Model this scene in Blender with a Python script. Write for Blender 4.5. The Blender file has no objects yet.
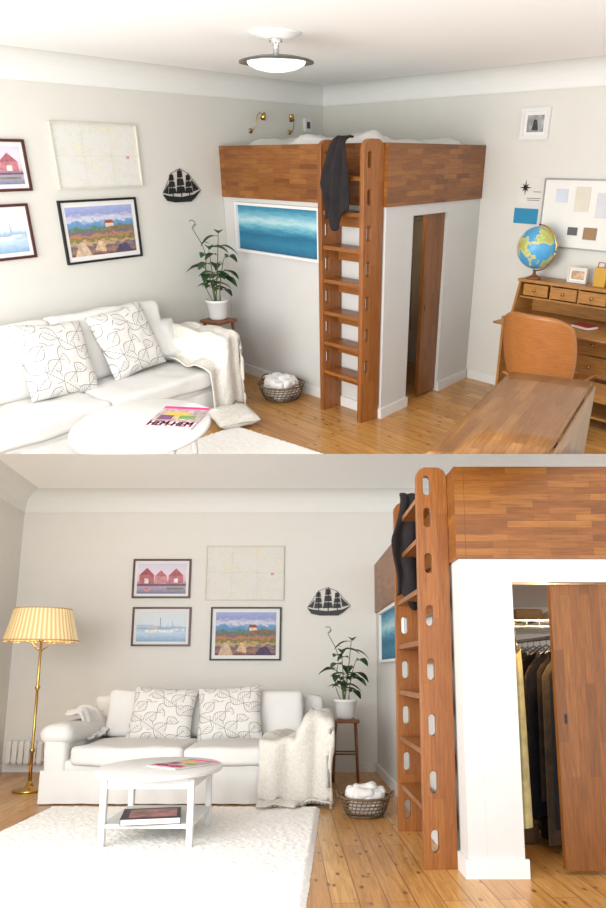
import bpy, bmesh, math, random
from mathutils import Vector, Matrix, noise
sc=bpy.context.scene
COL=sc.collection
TA=math.atan(372/700.);TB=math.atan(140/700.)
HA=1.952; HB=0.967
OA=Vector((0,0,HA))
RA=Matrix.Translation((0,.46,0))
RB=Matrix.Translation(OA)@Matrix.Rotation(-(TA+TB),4,'X')@Matrix.Translation((0,-.40,-HB))
def T(x=0,y=0,z=0,deg=0): return Matrix.Translation((x,y,z))@Matrix.Rotation(math.radians(deg),4,'Z')
def lin(c):
    o=[]
    for x in c[:3]:
        x=x/255.
        o.append(x/12.92 if x<=.04045 else ((x+.055)/1.055)**2.4)
    return (o[0],o[1],o[2],1)
# ------------------------------------------------------------ materials
MC={}
class NT:
    def __init__(s,name,rough=.6,metal=0.):
        s.m=bpy.data.materials.new(name);s.m.use_nodes=True
        s.t=s.m.node_tree;s.b=s.t.nodes['Principled BSDF']
        s.b.inputs['Roughness'].default_value=rough;s.b.inputs['Metallic'].default_value=metal
        s.tc=s.n('ShaderNodeTexCoord')
    def n(s,k,**kw):
        x=s.t.nodes.new(k)
        for a,b in kw.items():
            if hasattr(x,a) : setattr(x,a,b)
        return x
    def l(s,a,b): s.t.links.new(a,b)
    def mapping(s,src,scale,rot=(0,0,0),loc=(0,0,0)):
        m=s.n('ShaderNodeMapping');s.l(s.tc.outputs[src],m.inputs[0])
        m.inputs['Scale'].default_value=scale;m.inputs['Rotation'].default_value=rot;m.inputs['Location'].default_value=loc
        return m.outputs[0]
    def noise(s,vec,scale,detail=4,rough=.5,dist=0):
        x=s.n('ShaderNodeTexNoise');s.l(vec,x.inputs['Vector']);x.inputs['Scale'].default_value=scale
        x.inputs['Detail'].default_value=detail;x.inputs['Roughness'].default_value=rough;x.inputs['Distortion'].default_value=dist
        return x.outputs[0]
    def ramp(s,fac,stops,interp='LINEAR'):
        r=s.n('ShaderNodeValToRGB');s.l(fac,r.inputs[0]);cr=r.color_ramp;cr.interpolation=interp
        while len(cr.elements)>1: cr.elements.remove(cr.elements[-1])
        cr.elements[0].position=stops[0][0];cr.elements[0].color=stops[0][1]
        for p,c in stops[1:]:
            e=cr.elements.new(p);e.color=c
        return r.outputs[0]
    def mix(s,fac,a,b,mode='MIX'):
        x=s.n('ShaderNodeMix');x.data_type='RGBA';x.blend_type=mode
        for i,v in ((0,fac),(6,a),(7,b)):
            if isinstance(v,(int,float)): x.inputs[i].default_value=v
            elif isinstance(v,tuple): x.inputs[i].default_value=v
            else: s.l(v,x.inputs[i])
        return x.outputs[2]
    def math(s,op,a,b=0.):
        x=s.n('ShaderNodeMath');x.operation=op
        for i,v in ((0,a),(1,b)):
            if isinstance(v,(int,float)): x.inputs[i].default_value=v
            else: s.l(v,x.inputs[i])
        return x.outputs[0]
    def bump(s,h,st,dist=.01):
        x=s.n('ShaderNodeBump');s.l(h,x.inputs['Height']);x.inputs['Strength'].default_value=st;x.inputs['Distance'].default_value=dist
        s.l(x.outputs[0],s.b.inputs['Normal'])
    def col(s,c):
        if isinstance(c,tuple): s.b.inputs['Base Color'].default_value=c
        else: s.l(c,s.b.inputs['Base Color'])
def mat(name,rgb,rough=.6,metal=0.,var=.06,vs=6,bs=0,bd=.01,bscale=40,emit=0):
    if name in MC: return MC[name]
    t=NT(name,rough,metal);c=lin(rgb)
    o=t.tc.outputs['Object']
    n=t.noise(o,vs,3)
    d=tuple(x*(1-var) for x in c[:3])+(1,);u=tuple(min(1,x*(1+var)) for x in c[:3])+(1,)
    t.col(t.ramp(n,[(.3,d),(.7,u)]))
    if bs: t.bump(t.noise(o,bscale,4),bs,bd)
    if emit:
        t.b.inputs['Emission Color'].default_value=c;t.b.inputs['Emission Strength'].default_value=emit
    MC[name]=t.m;return t.m
def wood_block(name,cols,vertical=False,row=.045,length=.32,rough=.38,mort=.0008):
    if name in MC: return MC[name]
    t=NT(name,rough)
    v=t.mapping('UV',(1,1,1),(0,0,math.radians(90) if vertical else 0))
    b=t.n('ShaderNodeTexBrick');t.l(v,b.inputs['Vector'])
    b.offset=.37;b.offset_frequency=2
    b.inputs['Color1'].default_value=(0,0,0,1);b.inputs['Color2'].default_value=(1,1,1,1);b.inputs['Mortar'].default_value=(.4,.4,.4,1)
    b.inputs['Scale'].default_value=1;b.inputs['Mortar Size'].default_value=mort;b.inputs['Brick Width'].default_value=length;b.inputs['Row Height'].default_value=row;b.inputs['Bias'].default_value=0
    n=len(cols)
    c1=t.ramp(b.outputs[0],[(i/(n-1),lin(c)) for i,c in enumerate(cols)])
    g=t.mapping('UV',(3,45,1) if not vertical else (45,3,1))
    gn=t.noise(g,2.2,5,.6,.6)
    gc=t.ramp(gn,[(.3,(.58,.53,.46,1)),(.7,(1.1,1.1,1.1,1))])
    c2=t.mix(.85,c1,gc,'MULTIPLY')
    c3=t.mix(t.math('MULTIPLY',b.outputs['Fac'],.4),c2,(.06,.03,.01,1))
    t.col(c3);t.bump(gn,.12,.003)
    MC[name]=t.m;return t.m
OAKC=[(112,64,22),(144,88,32),(122,72,26),(156,100,42),(132,80,30)]
OAK=wood_block('oak_block',OAKC,row=.036,length=.22)
OAKV=wood_block('oak_block_vertical',[(130,76,32),(148,90,38),(138,82,34),(156,98,46)],True,.06,.9)
OAKD=wood_block('oak_door',[(112,66,24),(132,80,32),(120,72,28),(140,88,38)],True,.05,.45)
OAKT=wood_block('oak_tread',[(138,84,36),(154,96,44)],False,.07,.8)
TEAK=wood_block('teak_top',[(126,82,36),(154,104,52),(138,90,42),(166,118,64)],False,.055,.42,.3)
DESKW=wood_block('desk_oak',[(164,114,56),(182,130,68),(172,120,60)],False,.1,1.1,.4)
CHW=wood_block('chair_ply',[(166,104,50),(178,114,58)],False,.5,2,.35,.0)
def floor_mat():
    t=NT('pine_floor',.30)
    v=t.mapping('UV',(1,1,1))
    b=t.n('ShaderNodeTexBrick');t.l(v,b.inputs['Vector']);b.offset=.43
    b.inputs['Color1'].default_value=(0,0,0,1);b.inputs['Color2'].default_value=(1,1,1,1);b.inputs['Mortar'].default_value=(.3,.3,.3,1)
    b.inputs['Scale'].default_value=1;b.inputs['Mortar Size'].default_value=.0026;b.inputs['Brick Width'].default_value=2.3;b.inputs['Row Height'].default_value=.12
    c1=t.ramp(b.outputs[0],[(0,lin((180,128,70))),(.35,lin((206,156,92))),(.7,lin((190,140,80))),(1,lin((214,170,108)))])
    g=t.mapping('UV',(1.0,18,1));gn=t.noise(g,2.4,5,.6,1.4)
    c2=t.mix(.95,c1,t.ramp(gn,[(.3,(.62,.52,.38,1)),(.7,(1.08,1.08,1.06,1))]),'MULTIPLY')
    k=t.n('ShaderNodeTexVoronoi');t.l(t.mapping('UV',(2.4,6,1)),k.inputs['Vector']);k.inputs['Scale'].default_value=2.6
    kn=t.ramp(k.outputs['Distance'],[(0,(1,1,1,1)),(.10,(.95,.95,.95,1)),(.2,(0,0,0,1))])
    c3=t.mix(t.math('MULTIPLY',kn,.9),c2,lin((96,52,22)))
    c4=t.mix(t.math('MULTIPLY',b.outputs['Fac'],.8),c3,lin((92,54,26)))
    t.col(c4);t.bump(gn,.08,.003);return t.m
FLOOR=floor_mat()
WALL=mat('wall_paint',(211,209,202),.85,var=.01,bs=.05,bscale=120,bd=.002)
WALLB=mat('wall_paint_pale',(219,217,211),.85,var=.01,bs=.05,bscale=120,bd=.002)
CEIL=mat('ceiling_paint',(250,250,248),.9,var=.004)
COVE=mat('cove_paint',(226,226,222),.9,var=.006)
WHITE=mat('white_paint',(218,218,215),.5,var=.01)
LWH=mat('loft_white_paint',(200,199,196),.7,var=.01)
SOFA=mat('white_cotton',(216,215,212),.95,var=.015,vs=3,bs=.45,bd=.02,bscale=5)
KNIT=mat('knit_wool',(216,212,203),1,var=.08,vs=60,bs=.9,bd=.01,bscale=90)
BED=mat('bed_linen',(218,217,214),.9,var=.03,bs=.5,bd=.03,bscale=8)
BLACK=mat('black_metal',(18,18,20),.5,var=.1)
BLKC=mat('black_cloth',(28,22,24),.95,var=.3,bs=.6,bscale=20)
DRED=mat('dark_red_wood',(72,30,30),.4)
BRASS=mat('brass',(196,160,92),.25,1.)
CHROME=mat('chrome',(200,200,200),.2,1.)
STOOLW=mat('brown_wood',(126,76,44),.45,var=.2,vs=14)
GREEN=mat('leaf_green',(40,76,34),.45,var=.35,vs=12)
STEM=mat('stem_green',(78,96,50),.6)
CERAM=mat('white_ceramic',(224,224,222),.2,var=.01)
SOIL=mat('soil',(50,36,26),1,var=.4,vs=40)
WICK=mat('wicker_brown',(104,84,62),.8,var=.3,vs=30)
PAPER=mat('white_paper',(224,222,216),.8,var=.02)
MATB=mat('passepartout',(224,223,220),.8,var=.01)
PALEF=mat('pale_frame',(206,202,188),.5)
STEEL=mat('grey_metal',(120,122,124),.35,.9)
def rugmat():
    t=NT('shag_rug',1.);o=t.tc.outputs['Object'];n=t.noise(o,90,4)
    t.col(t.ramp(n,[(.2,lin((228,225,218))),(.5,lin((242,240,236)))]));t.bump(n,.5,.01);return t.m
RUG=rugmat()
def leafcush():
    # outlines of pointed leaves with a mid rib and side veins, drawn per cell
    t=NT('leaf_print_cotton',.95)
    base=t.mapping('UV',(3.8,3.8,1))
    def layer(rot,off):
        m=t.n('ShaderNodeMapping');t.l(base,m.inputs[0]);m.inputs['Rotation'].default_value=(0,0,rot);m.inputs['Location'].default_value=off
        fr=t.n('ShaderNodeVectorMath');fr.operation='FRACTION';t.l(m.outputs[0],fr.inputs[0])
        s=t.n('ShaderNodeSeparateXYZ');t.l(fr.outputs[0],s.inputs[0])
        x=s.outputs[0];y=t.math('SUBTRACT',s.outputs[1],.5)
        w=t.math('MULTIPLY',t.math('SINE',t.math('MULTIPLY',x,math.pi)),.36)
        ay=t.math('ABSOLUTE',y)
        edge=t.math('LESS_THAN',t.math('ABSOLUTE',t.math('SUBTRACT',ay,w)),.022)
        ins=t.math('LESS_THAN',ay,w)
        rib=t.math('LESS_THAN',ay,.014)
        vv=t.math('FRACT',t.math('MULTIPLY',t.math('SUBTRACT',x,ay),6.))
        vein=t.math('MULTIPLY',t.math('LESS_THAN',vv,.12),ins)
        inside=t.math('MAXIMUM',t.math('MULTIPLY',rib,ins),vein)
        return t.math('MAXIMUM',edge,inside)
    a=layer(.6,(0,0,0));b=layer(-.75,(.5,.35,0))
    nz=t.noise(t.tc.outputs['UV'],3,1)
    pick=t.math('GREATER_THAN',nz,.5)
    f=t.math('ADD',t.math('MULTIPLY',a,pick),t.math('MULTIPLY',b,t.math('SUBTRACT',1.,pick)))
    t.col(t.mix(t.math('MULTIPLY',f,.8),lin((214,212,208)),lin((92,88,88))));return t.m
CUSH=leafcush()
def bandmat(name,stops,ns=8,amt=.12,spec=.6,stretch=(1,1,1),det=6):
    t=NT(name,.7)
    s=t.n('ShaderNodeSeparateXYZ');t.l(t.tc.outputs['UV'],s.inputs[0])
    n=t.noise(t.mapping('UV',stretch),ns,det,.65)
    y=t.math('ADD',s.outputs[1],t.math('MULTIPLY',t.math('SUBTRACT',n,.5),amt))
    t.col(t.ramp(y,[(p,lin(c)) for p,c in stops]));return t.m
LAND=bandmat('coast_painting',[(0,(96,70,96)),(.1,(160,120,90)),(.17,(80,84,110)),(.25,(196,160,120)),(.33,(100,110,60)),(.4,(180,130,90)),(.46,(120,96,120)),(.54,(90,120,80)),(.6,(96,140,180)),(.68,(110,150,190)),(.74,(204,204,218)),(.86,(140,150,195)),(1,(160,170,210))],11,.42)
BOATH=bandmat('boathouse_painting',[(0,(110,120,150)),(.2,(176,160,180)),(.34,(150,130,150)),(.45,(216,192,200)),(.7,(222,208,218)),(1,(200,200,220))],9,.25)
BOATS=bandmat('boats_painting',[(0,(130,164,200)),(.3,(190,210,226)),(.45,(150,180,208)),(.55,(204,216,224)),(1,(210,216,220))],10,.3)
SEA=bandmat('sea_painting',[(0,(30,90,122)),(.2,(40,116,146)),(.38,(24,96,130)),(.5,(60,136,162)),(.60,(120,176,190)),(.68,(168,200,206)),(.80,(110,166,184)),(.92,(60,134,160)),(1,(44,116,146))],5,.30,stretch=(1.2,2.2,1))
def mapmat():
    t=NT('sea_chart',.8)
    n=t.noise(t.tc.outputs['UV'],5,9,.7,.4)
    c=t.ramp(n,[(.0,lin((214,213,206))),(.5,lin((216,214,208))),(.545,lin((204,208,202))),(.56,lin((220,216,198))),(.7,lin((214,208,184)))])
    k=t.n('ShaderNodeTexVoronoi');t.l(t.tc.outputs['UV'],k.inputs['Vector']);k.inputs['Scale'].default_value=44
    c=t.mix(t.math('MULTIPLY',t.math('LESS_THAN',k.outputs['Distance'],.16),.3),c,lin((110,110,110)))
    t.col(c);return t.m
MAPM=mapmat()
def globemat():
    t=NT('globe_print',.35);n=t.noise(t.tc.outputs['Object'],7,5,.55)
    t.col(t.ramp(n,[(.0,lin((50,130,190))),(.5,lin((80,160,206))),(.515,lin((216,200,120))),(.58,lin((160,184,100))),(.66,lin((206,150,96)))]));return t.m
GLOBE=globemat()
def shademat():
    t=NT('pleated_shade',.8);s=t.n('ShaderNodeSeparateXYZ');t.l(t.tc.outputs['UV'],s.inputs[0])
    w=t.math('SINE',t.math('MULTIPLY',s.outputs[0],300.))
    c=t.ramp(t.math('ADD',t.math('MULTIPLY',w,.5),.5),[(0,lin((206,170,112))),(1,lin((238,216,172)))])
    t.col(c);t.l(c,t.b.inputs['Emission Color']);t.b.inputs['Emission Strength'].default_value=.3;return t.m
SHADE=shademat()
# ------------------------------------------------------------ mesh builder
class MB:
    def __init__(s): s.v=[];s.f=[];s.mi=[];s.sm=[];s.uv=[]
    def add(s,vs,fs,mi=0,smooth=False,uvs=None,M=None):
        b=len(s.v)
        for v in vs:
            v=Vector(v)
            if M is not None: v=M@v
            s.v.append(v)
        for i,f in enumerate(fs):
            s.f.append([b+k for k in f]);s.mi.append(mi);s.sm.append(smooth);s.uv.append(uvs[i] if uvs else None)
        return s
    def box(s,c,d,mi=0,M=None):
        x,y,z=c;a,b,e=d[0]/2,d[1]/2,d[2]/2
        vs=[(x+i*a,y+j*b,z+k*e) for k in(-1,1) for j in(-1,1) for i in(-1,1)]
        fs=[(0,2,3,1),(4,5,7,6),(0,1,5,4),(2,6,7,3),(0,4,6,2),(1,3,7,5)]
        return s.add(vs,fs,mi,M=M)
    def prism(s,poly,z0,z1,mi=0,M=None,wuv=True):
        n=len(poly)
        ar=sum(poly[i][0]*poly[(i+1)%n][1]-poly[(i+1)%n][0]*poly[i][1] for i in range(n))
        if ar<0: poly=poly[::-1]
        vs=[(p[0],p[1],z0) for p in poly]+[(p[0],p[1],z1) for p in poly]
        fs=[];uv=[];L=0
        for i in range(n):
            j=(i+1)%n;d=math.dist(poly[i][:2],poly[j][:2])
            fs.append((i,j,n+j,n+i));uv.append([(L,z0),(L+d,z0),(L+d,z1),(L,z1)]);L+=d
        fs.append(tuple(range(n-1,-1,-1)));uv.append([poly[k][:2] for k in range(n-1,-1,-1)])
        fs.append(tuple(range(n,2*n)));uv.append([poly[k][:2] for k in range(n)])
        return s.add(vs,fs,mi,uvs=uv if wuv else None,M=M)
    def lathe(s,prof,n=32,mi=0,M=None,sx=1,sy=1,smooth=True,cap=True):
        vs=[];fs=[];uv=[]
        for r,z in prof:
            for k in range(n):
                a=2*math.pi*k/n;vs.append((r*math.cos(a)*sx,r*math.sin(a)*sy,z))
        for i in range(len(prof)-1):
            for k in range(n):
                k2=(k+1)%n
                fs.append((i*n+k,i*n+k2,(i+1)*n+k2,(i+1)*n+k));uv.append([(k/n,i),((k+1)/n,i),((k+1)/n,i+1),(k/n,i+1)])
        s.add(vs,fs,mi,smooth,uvs=uv,M=M)
        if cap:
            b=len(s.v)-len(vs)
            for idx,rev in ((0,True),(len(prof)-1,False)):
                if prof[idx][0]>1e-4:
                    f=[b+idx*n+k for k in range(n)]
                    s.f.append(f[::-1] if rev else f);s.mi.append(mi);s.sm.append(False);s.uv.append(None)
        return s
    def tube(s,pts,r,n=8,mi=0,M=None,closed=False):
        pts=[Vector(p) for p in pts];N=len(pts);vs=[];fs=[]
        up=Vector((0,0,1))
        for i,p in enumerate(pts):
            if closed: d=pts[(i+1)%N]-pts[i-1]
            else: d=pts[min(i+1,N-1)]-pts[max(i-1,0)]
            d.normalize();a=d.cross(up)
            if a.length<.05: a=d.cross(Vector((1,0,0)))
            a.normalize();b=a.cross(d);rr=r[i] if isinstance(r,(list,tuple)) else r
            for k in range(n):
                t=2*math.pi*k/n;vs.append(p+a*math.cos(t)*rr+b*math.sin(t)*rr)
        for i in range(N if closed else N-1):
            j=(i+1)%N
            for k in range(n):
                k2=(k+1)%n;fs.append((i*n+k,j*n+k,j*n+k2,i*n+k2))
        if not closed: fs.append(tuple(range(n)));fs.append(tuple((N-1)*n+k for k in range(n-1,-1,-1)))
        return s.add(vs,fs,mi,True,M=M)
    def rbox(s,c,h,r,n=14,amp=0,fr=3,mi=0,M=None,puff=0,seed=0):
        r=min(r,h[0],h[1],h[2]);c=Vector(c);vs={};vl=[];fs=[]
        def P(i,j,k):
            key=(i,j,k)
            if key in vs: return vs[key]
            q=[(2*t/n-1) for t in (i,j,k)]
            q=[math.copysign(abs(t)**.7,t) if t else 0 for t in q]
            p=Vector([q[a]*h[a] for a in range(3)])
            m=Vector([max(-(h[a]-r),min(h[a]-r,p[a])) for a in range(3)])
            d=p-m
            if d.length>1e-6: p=m+d.normalized()*r
            if puff:
                u=p.x/h[0];w=p.y/h[1];w2=p.z/h[2]
                p.z+=puff*(1-u*u)*(1-w*w)*w2
            if amp:
                w=c+p+Vector((seed*7.3,seed*3.1,0));nv=noise.noise_vector(w*fr)*amp+noise.noise_vector(w*fr*2.7)*amp*.35
                p=p+nv
            vs[key]=len(vl);vl.append(c+p);return vs[key]
        for a in range(n):
            for b in range(n):
                fs.append((P(a,b,0),P(a,b+1,0),P(a+1,b+1,0),P(a+1,b,0)))
                fs.append((P(a,b,n),P(a+1,b,n),P(a+1,b+1,n),P(a,b+1,n)))
                fs.append((P(a,0,b),P(a+1,0,b),P(a+1,0,b+1),P(a,0,b+1)))
                fs.append((P(a,n,b),P(a,n,b+1),P(a+1,n,b+1),P(a+1,n,b)))
                fs.append((P(0,a,b),P(0,a,b+1),P(0,a+1,b+1),P(0,a+1,b)))
                fs.append((P(n,a,b),P(n,a+1,b),P(n,a+1,b+1),P(n,a,b+1)))
        return s.add(vl,fs,mi,True,M=M)
    def sheet(s,fn,nu,nv,mi=0,M=None,thick=0):
        vs=[];fs=[];uv=[]
        for j in range(nv+1):
            for i in range(nu+1): vs.append(Vector(fn(i/nu,j/nv)))
        W=nu+1
        for j in range(nv):
            for i in range(nu):
                fs.append((j*W+i,j*W+i+1,(j+1)*W+i+1,(j+1)*W+i));uv.append([(i/nu,j/nv),((i+1)/nu,j/nv),((i+1)/nu,(j+1)/nv),(i/nu,(j+1)/nv)])
        if thick:
            nr=[Vector((0,0,0)) for _ in vs]
            for f in fs:
                n=(vs[f[1]]-vs[f[0]]).cross(vs[f[3]]-vs[f[0]])
                for k in f: nr[k]+=n
            N=len(vs)
            for k in range(N):
                n=nr[k].normalized() if nr[k].length>0 else Vector((0,0,1))
                vs.append(vs[k]-n*thick)
            F=list(fs)
            for q,f in enumerate(F): fs.append(tuple(N+k for k in f[::-1]));uv.append(uv[q][::-1])
            edge=[i for i in range(W)]+[j*W+nu for j in range(1,nv+1)]+[nv*W+i for i in range(nu-1,-1,-1)]+[j*W for j in range(nv-1,0,-1)]
            for q in range(len(edge)):
                a,b=edge[q],edge[(q+1)%len(edge)];fs.append((b,a,N+a,N+b));uv.append([(0,0)]*4)
        return s.add(vs,fs,mi,True,uvs=uv,M=M)
    def mesh(s,name,mats):
        me=bpy.data.meshes.new(name);me.from_pydata([tuple(v) for v in s.v],[],s.f)
        for m in mats: me.materials.append(m)
        me.polygons.foreach_set('material_index',s.mi);me.polygons.foreach_set('use_smooth',s.sm)
        ul=me.uv_layers.new(name='UVMap')
        for p in me.polygons:
            cu=s.uv[p.index]
            if cu:
                for q,li in enumerate(p.loop_indices): ul.data[li].uv=cu[q]
            else:
                n=p.normal;ax=max(range(3),key=lambda a:abs(n[a]))
                for li in p.loop_indices:
                    v=me.vertices[me.loops[li].vertex_index].co
                    ul.data[li].uv=(v.y,v.z) if ax==0 else ((v.x,v.z) if ax==1 else (v.x,v.y))
        me.update();return me
MESHES=[]
def link(o,M=None,parent=None,label=None):
    COL.objects.link(o)
    if parent: o.parent=parent
    if M is not None: o.matrix_basis=M
    if label: o['label']=label
    if o.type=='MESH': MESHES.append(o)
    return o
def thing(name,label,cat,M,group=None):
    o=bpy.data.objects.new(name,None);o.empty_display_size=.1
    link(o,M);o['label']=label;o['category']=cat
    if group:o['group']=group
    return o
def solo(name,label,cat,M,mb,mats,group=None):
    o=bpy.data.objects.new(name,mb.mesh(name,mats));link(o,M);o['label']=label;o['category']=cat
    if group:o['group']=group
    return o
def part(name,parent,mb,mats,M=None,label=None):
    if not isinstance(mats,(list,tuple)): mats=[mats]
    o=bpy.data.objects.new(name,mb.mesh(name,mats));return link(o,M,parent,label)
def struct(name,mb,mats,M):
    if not isinstance(mats,(list,tuple)): mats=[mats]
    o=bpy.data.objects.new(name,mb.mesh(name,mats));link(o,M);o['kind']='structure';return o
# ------------------------------------------------------------ frames of the two rooms
a1=math.radians(36);a2=math.radians(42)
d1=Vector((math.sin(a1),math.cos(a1)));d2=Vector((-math.sin(a2),math.cos(a2)))
P0=Vector((.344,5.243));LT=2.162;WS=1.571
nl=Vector((d1.y,-d1.x));nb=Vector((-d2.y,d2.x))  # normals into the room
def QA(s,t): p=P0+d1*s+d2*t;return (p.x,p.y)
def LWp(s,d,z,off=0): p=P0+d2*LT+d1*s+nl*d;return RA@T(p.x,p.y,z,54+off)
def LFp(t,d,z,off=0): p=P0+d2*t+nb*d;return RA@T(p.x,p.y,z,-48+off)
def BWp(t,d,z,off=0): p=P0+d1*WS+d2*t+nb*d;return RA@T(p.x,p.y,z,-48+off)
YN=3.975;YW=7.5;KX=-.0765;KL=-.070;XN=.612
def QBf(s,t): return (XN+s+KL*t,YN+t)
def SBp(t,d,z): x,y=QBf(0,t);return RB@T(x-.9976*d,y-.07*d,z,-86)
def cove(p0,p1,n,z0,z1,w):
    prof=[(0,z0),(.008,z0),(.012,z0+.008)]
    for k in range(9):
        a=math.pi/2*k/8
        prof.append((.012+(w-.012)*(1-math.cos(a)),z0+.014+(z1-z0-.014)*math.sin(a)))
    prof+= [(w,z1+.02),(0,z1+.02)]
    mb=MB();N=len(prof);vs=[]
    for p in (p0,p1):
        for d,z in prof: vs.append((p[0]+n[0]*d,p[1]+n[1]*d,z))
    fs=[(i,(i+1)%N,N+(i+1)%N,N+i) for i in range(N)]+[tuple(range(N)),tuple(range(2*N-1,N-1,-1))]
    mb.add(vs,fs);return mb
def wallseg(p0,p1,n,z0,z1,th=.1):
    q0=(p0[0]-n[0]*th,p0[1]-n[1]*th);q1=(p1[0]-n[0]*th,p1[1]-n[1]*th)
    return MB().prism([p0,p1,q1,q0],z0,z1)
def board(p0,p1,n,z1=.085,th=.016):
    q0=(p0[0]+n[0]*th,p0[1]+n[1]*th);q1=(p1[0]+n[0]*th,p1[1]+n[1]*th)
    return MB().prism([p0,p1,q1,q0],0,z1)
def dirfloor(d,poly,z0,z1):
    mb=MB().prism(poly,z0,z1)
    for i,f in enumerate(mb.f):
        mb.uv[i]=[(mb.v[k].x*d[0]+mb.v[k].y*d[1],mb.v[k].x*d[1]-mb.v[k].y*d[0]) for k in f]
    return mb
# ------------------------------------------------------------ ROOM A shell
CA=2.60;W0A=2.43
struct('floor',dirfloor(d2,[(-6,3.0),(6,3.0),(6,11),(-6,11)],-.06,0),FLOOR,RA)
struct('ceiling',MB().prism([(-6,1.8),(7,1.8),(7,11),(-6,11)],CA,CA+.06),CEIL,RA)
lp0=QA(-4.6,LT);lp1=QA(WS,LT);bp1=QA(WS,-3.4)
struct('wall_left',wallseg(lp0,QA(WS+.1,LT),nl,0,CA),WALL,RA)
struct('wall_back',wallseg(QA(WS,LT+.1),bp1,nb,0,CA),WALL,RA)
struct('trim_1',cove(lp0,lp1,nl,W0A,CA,.19),COVE,RA)
struct('trim_2',cove(bp1,lp1,nb,W0A,CA,.19),COVE,RA)
struct('baseboard_left',board(lp0,QA(-.03,LT),nl),WHITE,RA)
struct('baseboard_back',board(QA(WS,-.03),bp1,nb),WHITE,RA)
# ------------------------------------------------------------ ROOM B shell
CB=2.78;W0B=2.57;XC=-3.28
def XL(y): return XC+KX*(y-YW)
struct('floor.001',dirfloor((KX,1),[(-4.2,2.6),(5,2.6),(5,7.7),(-4.2,7.7)],-.06,0),FLOOR,RB)
struct('ceiling.001',MB().prism([(-4.2,2.6),(5,2.6),(5,7.7),(-4.2,7.7)],CB,CB+.06),CEIL,RB)
struct('wall_back.001',wallseg((XC-.1,YW),(5,YW),(0,-1),0,CB),WALLB,RB)
struct('wall_left.001',wallseg((XL(3.4),3.4),(XL(YW+.1),YW+.1),(1,0),0,CB),WALLB,RB)
struct('trim_3',cove((XL(YW),YW),(5,YW),(0,-1),W0B,CB,.2),COVE,RB)
struct('trim_4',cove((XL(3.4),3.4),(XL(YW),YW),(1,0),W0B,CB,.2),COVE,RB)
struct('baseboard_back.001',board((XL(YW),YW),(.32,YW),(0,-1),.09),WHITE,RB)
struct('baseboard_left.001',board((XL(3.4),3.4),(XL(YW),YW),(1,0),.09),WHITE,RB)
# ------------------------------------------------------------ loft
def loft(Q,R,S,TT,H,zb,o0,o1,ot,dr,label,skirt=.085):
    root=thing('loft_bed',label,'loft bed',R@Matrix.Identity(4))
    def quad(mb,s0,s1,t0,t1,z0,z1,mi=0): mb.prism([Q(s0,t0),Q(s1,t0),Q(s1,t1),Q(s0,t1)],z0,z1,mi);return mb
    e=.015
    mb=MB();quad(mb,-e,.035,-e,TT-.004,zb,H);part('side_panel',root,mb,OAK)
    mb=MB();quad(mb,.036,S-.004,-e,.035,zb,H);part('front_panel',root,mb,OAK)
    mb=MB();quad(mb,0,.09,0,TT-.004,0,zb-.001);part('side_wall',root,mb,LWH,label='white painted closet side wall')
    def fp(s,z,t): x,y=Q(s,t);return (x,y,z)
    pts=[(.0905,0),(o0,0),(o0,ot),(o1,ot),(o1,0),(S-.004,0),(S-.004,zb-.001),(.0905,zb-.001)]
    n=len(pts);mb=MB()
    vs=[fp(s,z,0) for s,z in pts]+[fp(s,z,.11) for s,z in pts]
    fs=[(0,1,2,7),(2,3,6,7),(3,4,5,6),(n+7,n+2,n+1,n),(n+7,n+6,n+3,n+2),(n+6,n+5,n+4,n+3)]+[((i+1)%n,i,n+i,n+(i+1)%n) for i in range(n)]
    mb.add(vs,fs)
    part('front_wall',root,mb,LWH,label='white painted closet front wall with doorway')
    part('skirting_board',root,quad(MB(),-.018,-.0005,-.018,TT-.02,0,skirt),WHITE)
    part('skirting_board',root,quad(MB(),0,o0+.015,-.018,-.0005,0,skirt),WHITE)
    if o1<S-.1: part('skirting_board',root,quad(MB(),o1,S-.02,-.018,-.0005,0,skirt),WHITE)
    mb=MB();quad(mb,.04,S-.01,.04,TT-.01,zb+.06,zb+.12);part('bed_base',root,mb,LWH)
    s0,s1,t0,t1=dr
    mb=MB();mb.prism([Q(s0,t0),Q(s1,t0),Q(s1,t0+.04),Q(s0,t0+.04)],.02,ot-.006)
    door=part('sliding_door',root,mb,OAKD)
    mb=MB();mb.prism([Q(s0+.035,t0-.004),Q(s0+.046,t0-.004),Q(s0+.046,t0-.0005),Q(s0+.035,t0-.0005)],ot*.5,ot*.5+.045)
    part('handle',door,mb,BLACK,label='small recessed black finger pull')
    return root
loft(QA,RA,WS,LT,2.05,1.63,.40,.97,1.55,(.66,.965,.03,0),'oak block loft bed over a white walk-in closet with a ladder')
loft(QBf,RB,2.0,YW-YN,2.02,1.53,.270,1.85,1.41,(.480,1.80,.045,0),'oak block loft bed over a white closet with open doorway')
# bedding
def bedding(R,Q,s0,s1,t0,t1,z0,z1,seed):
    def fn(u,v):
        x,y=Q(s0+(s1-s0)*u,t0+(t1-t0)*v)
        e=min(1,min(u,1-u,v,1-v)*9);z=z0+(z1-z0)*(e**.5)*(.75+.5*noise.noise(Vector((x*2.5+seed,y*2.5,0))))+.02*noise.noise(Vector((x*9,y*9,seed)))
        return (x,y,z)
    mb=MB().sheet(fn,40,40,thick=.015)
    mb.prism([Q(s0+.01,t0+.01),Q(s1-.01,t0+.01),Q(s1-.01,t1-.01),Q(s0+.01,t1-.01)],z0-.14,z0+.005)
    solo('mattress','white mattress with rumpled duvet on top of the loft','mattress',R.copy(),mb,[BED])
bedding(RA,QA,.05,1.52,.06,2.1,1.93,2.13,1)
bedding(RB,QBf,.06,1.9,.08,3.4,1.82,1.96,5)
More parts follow.
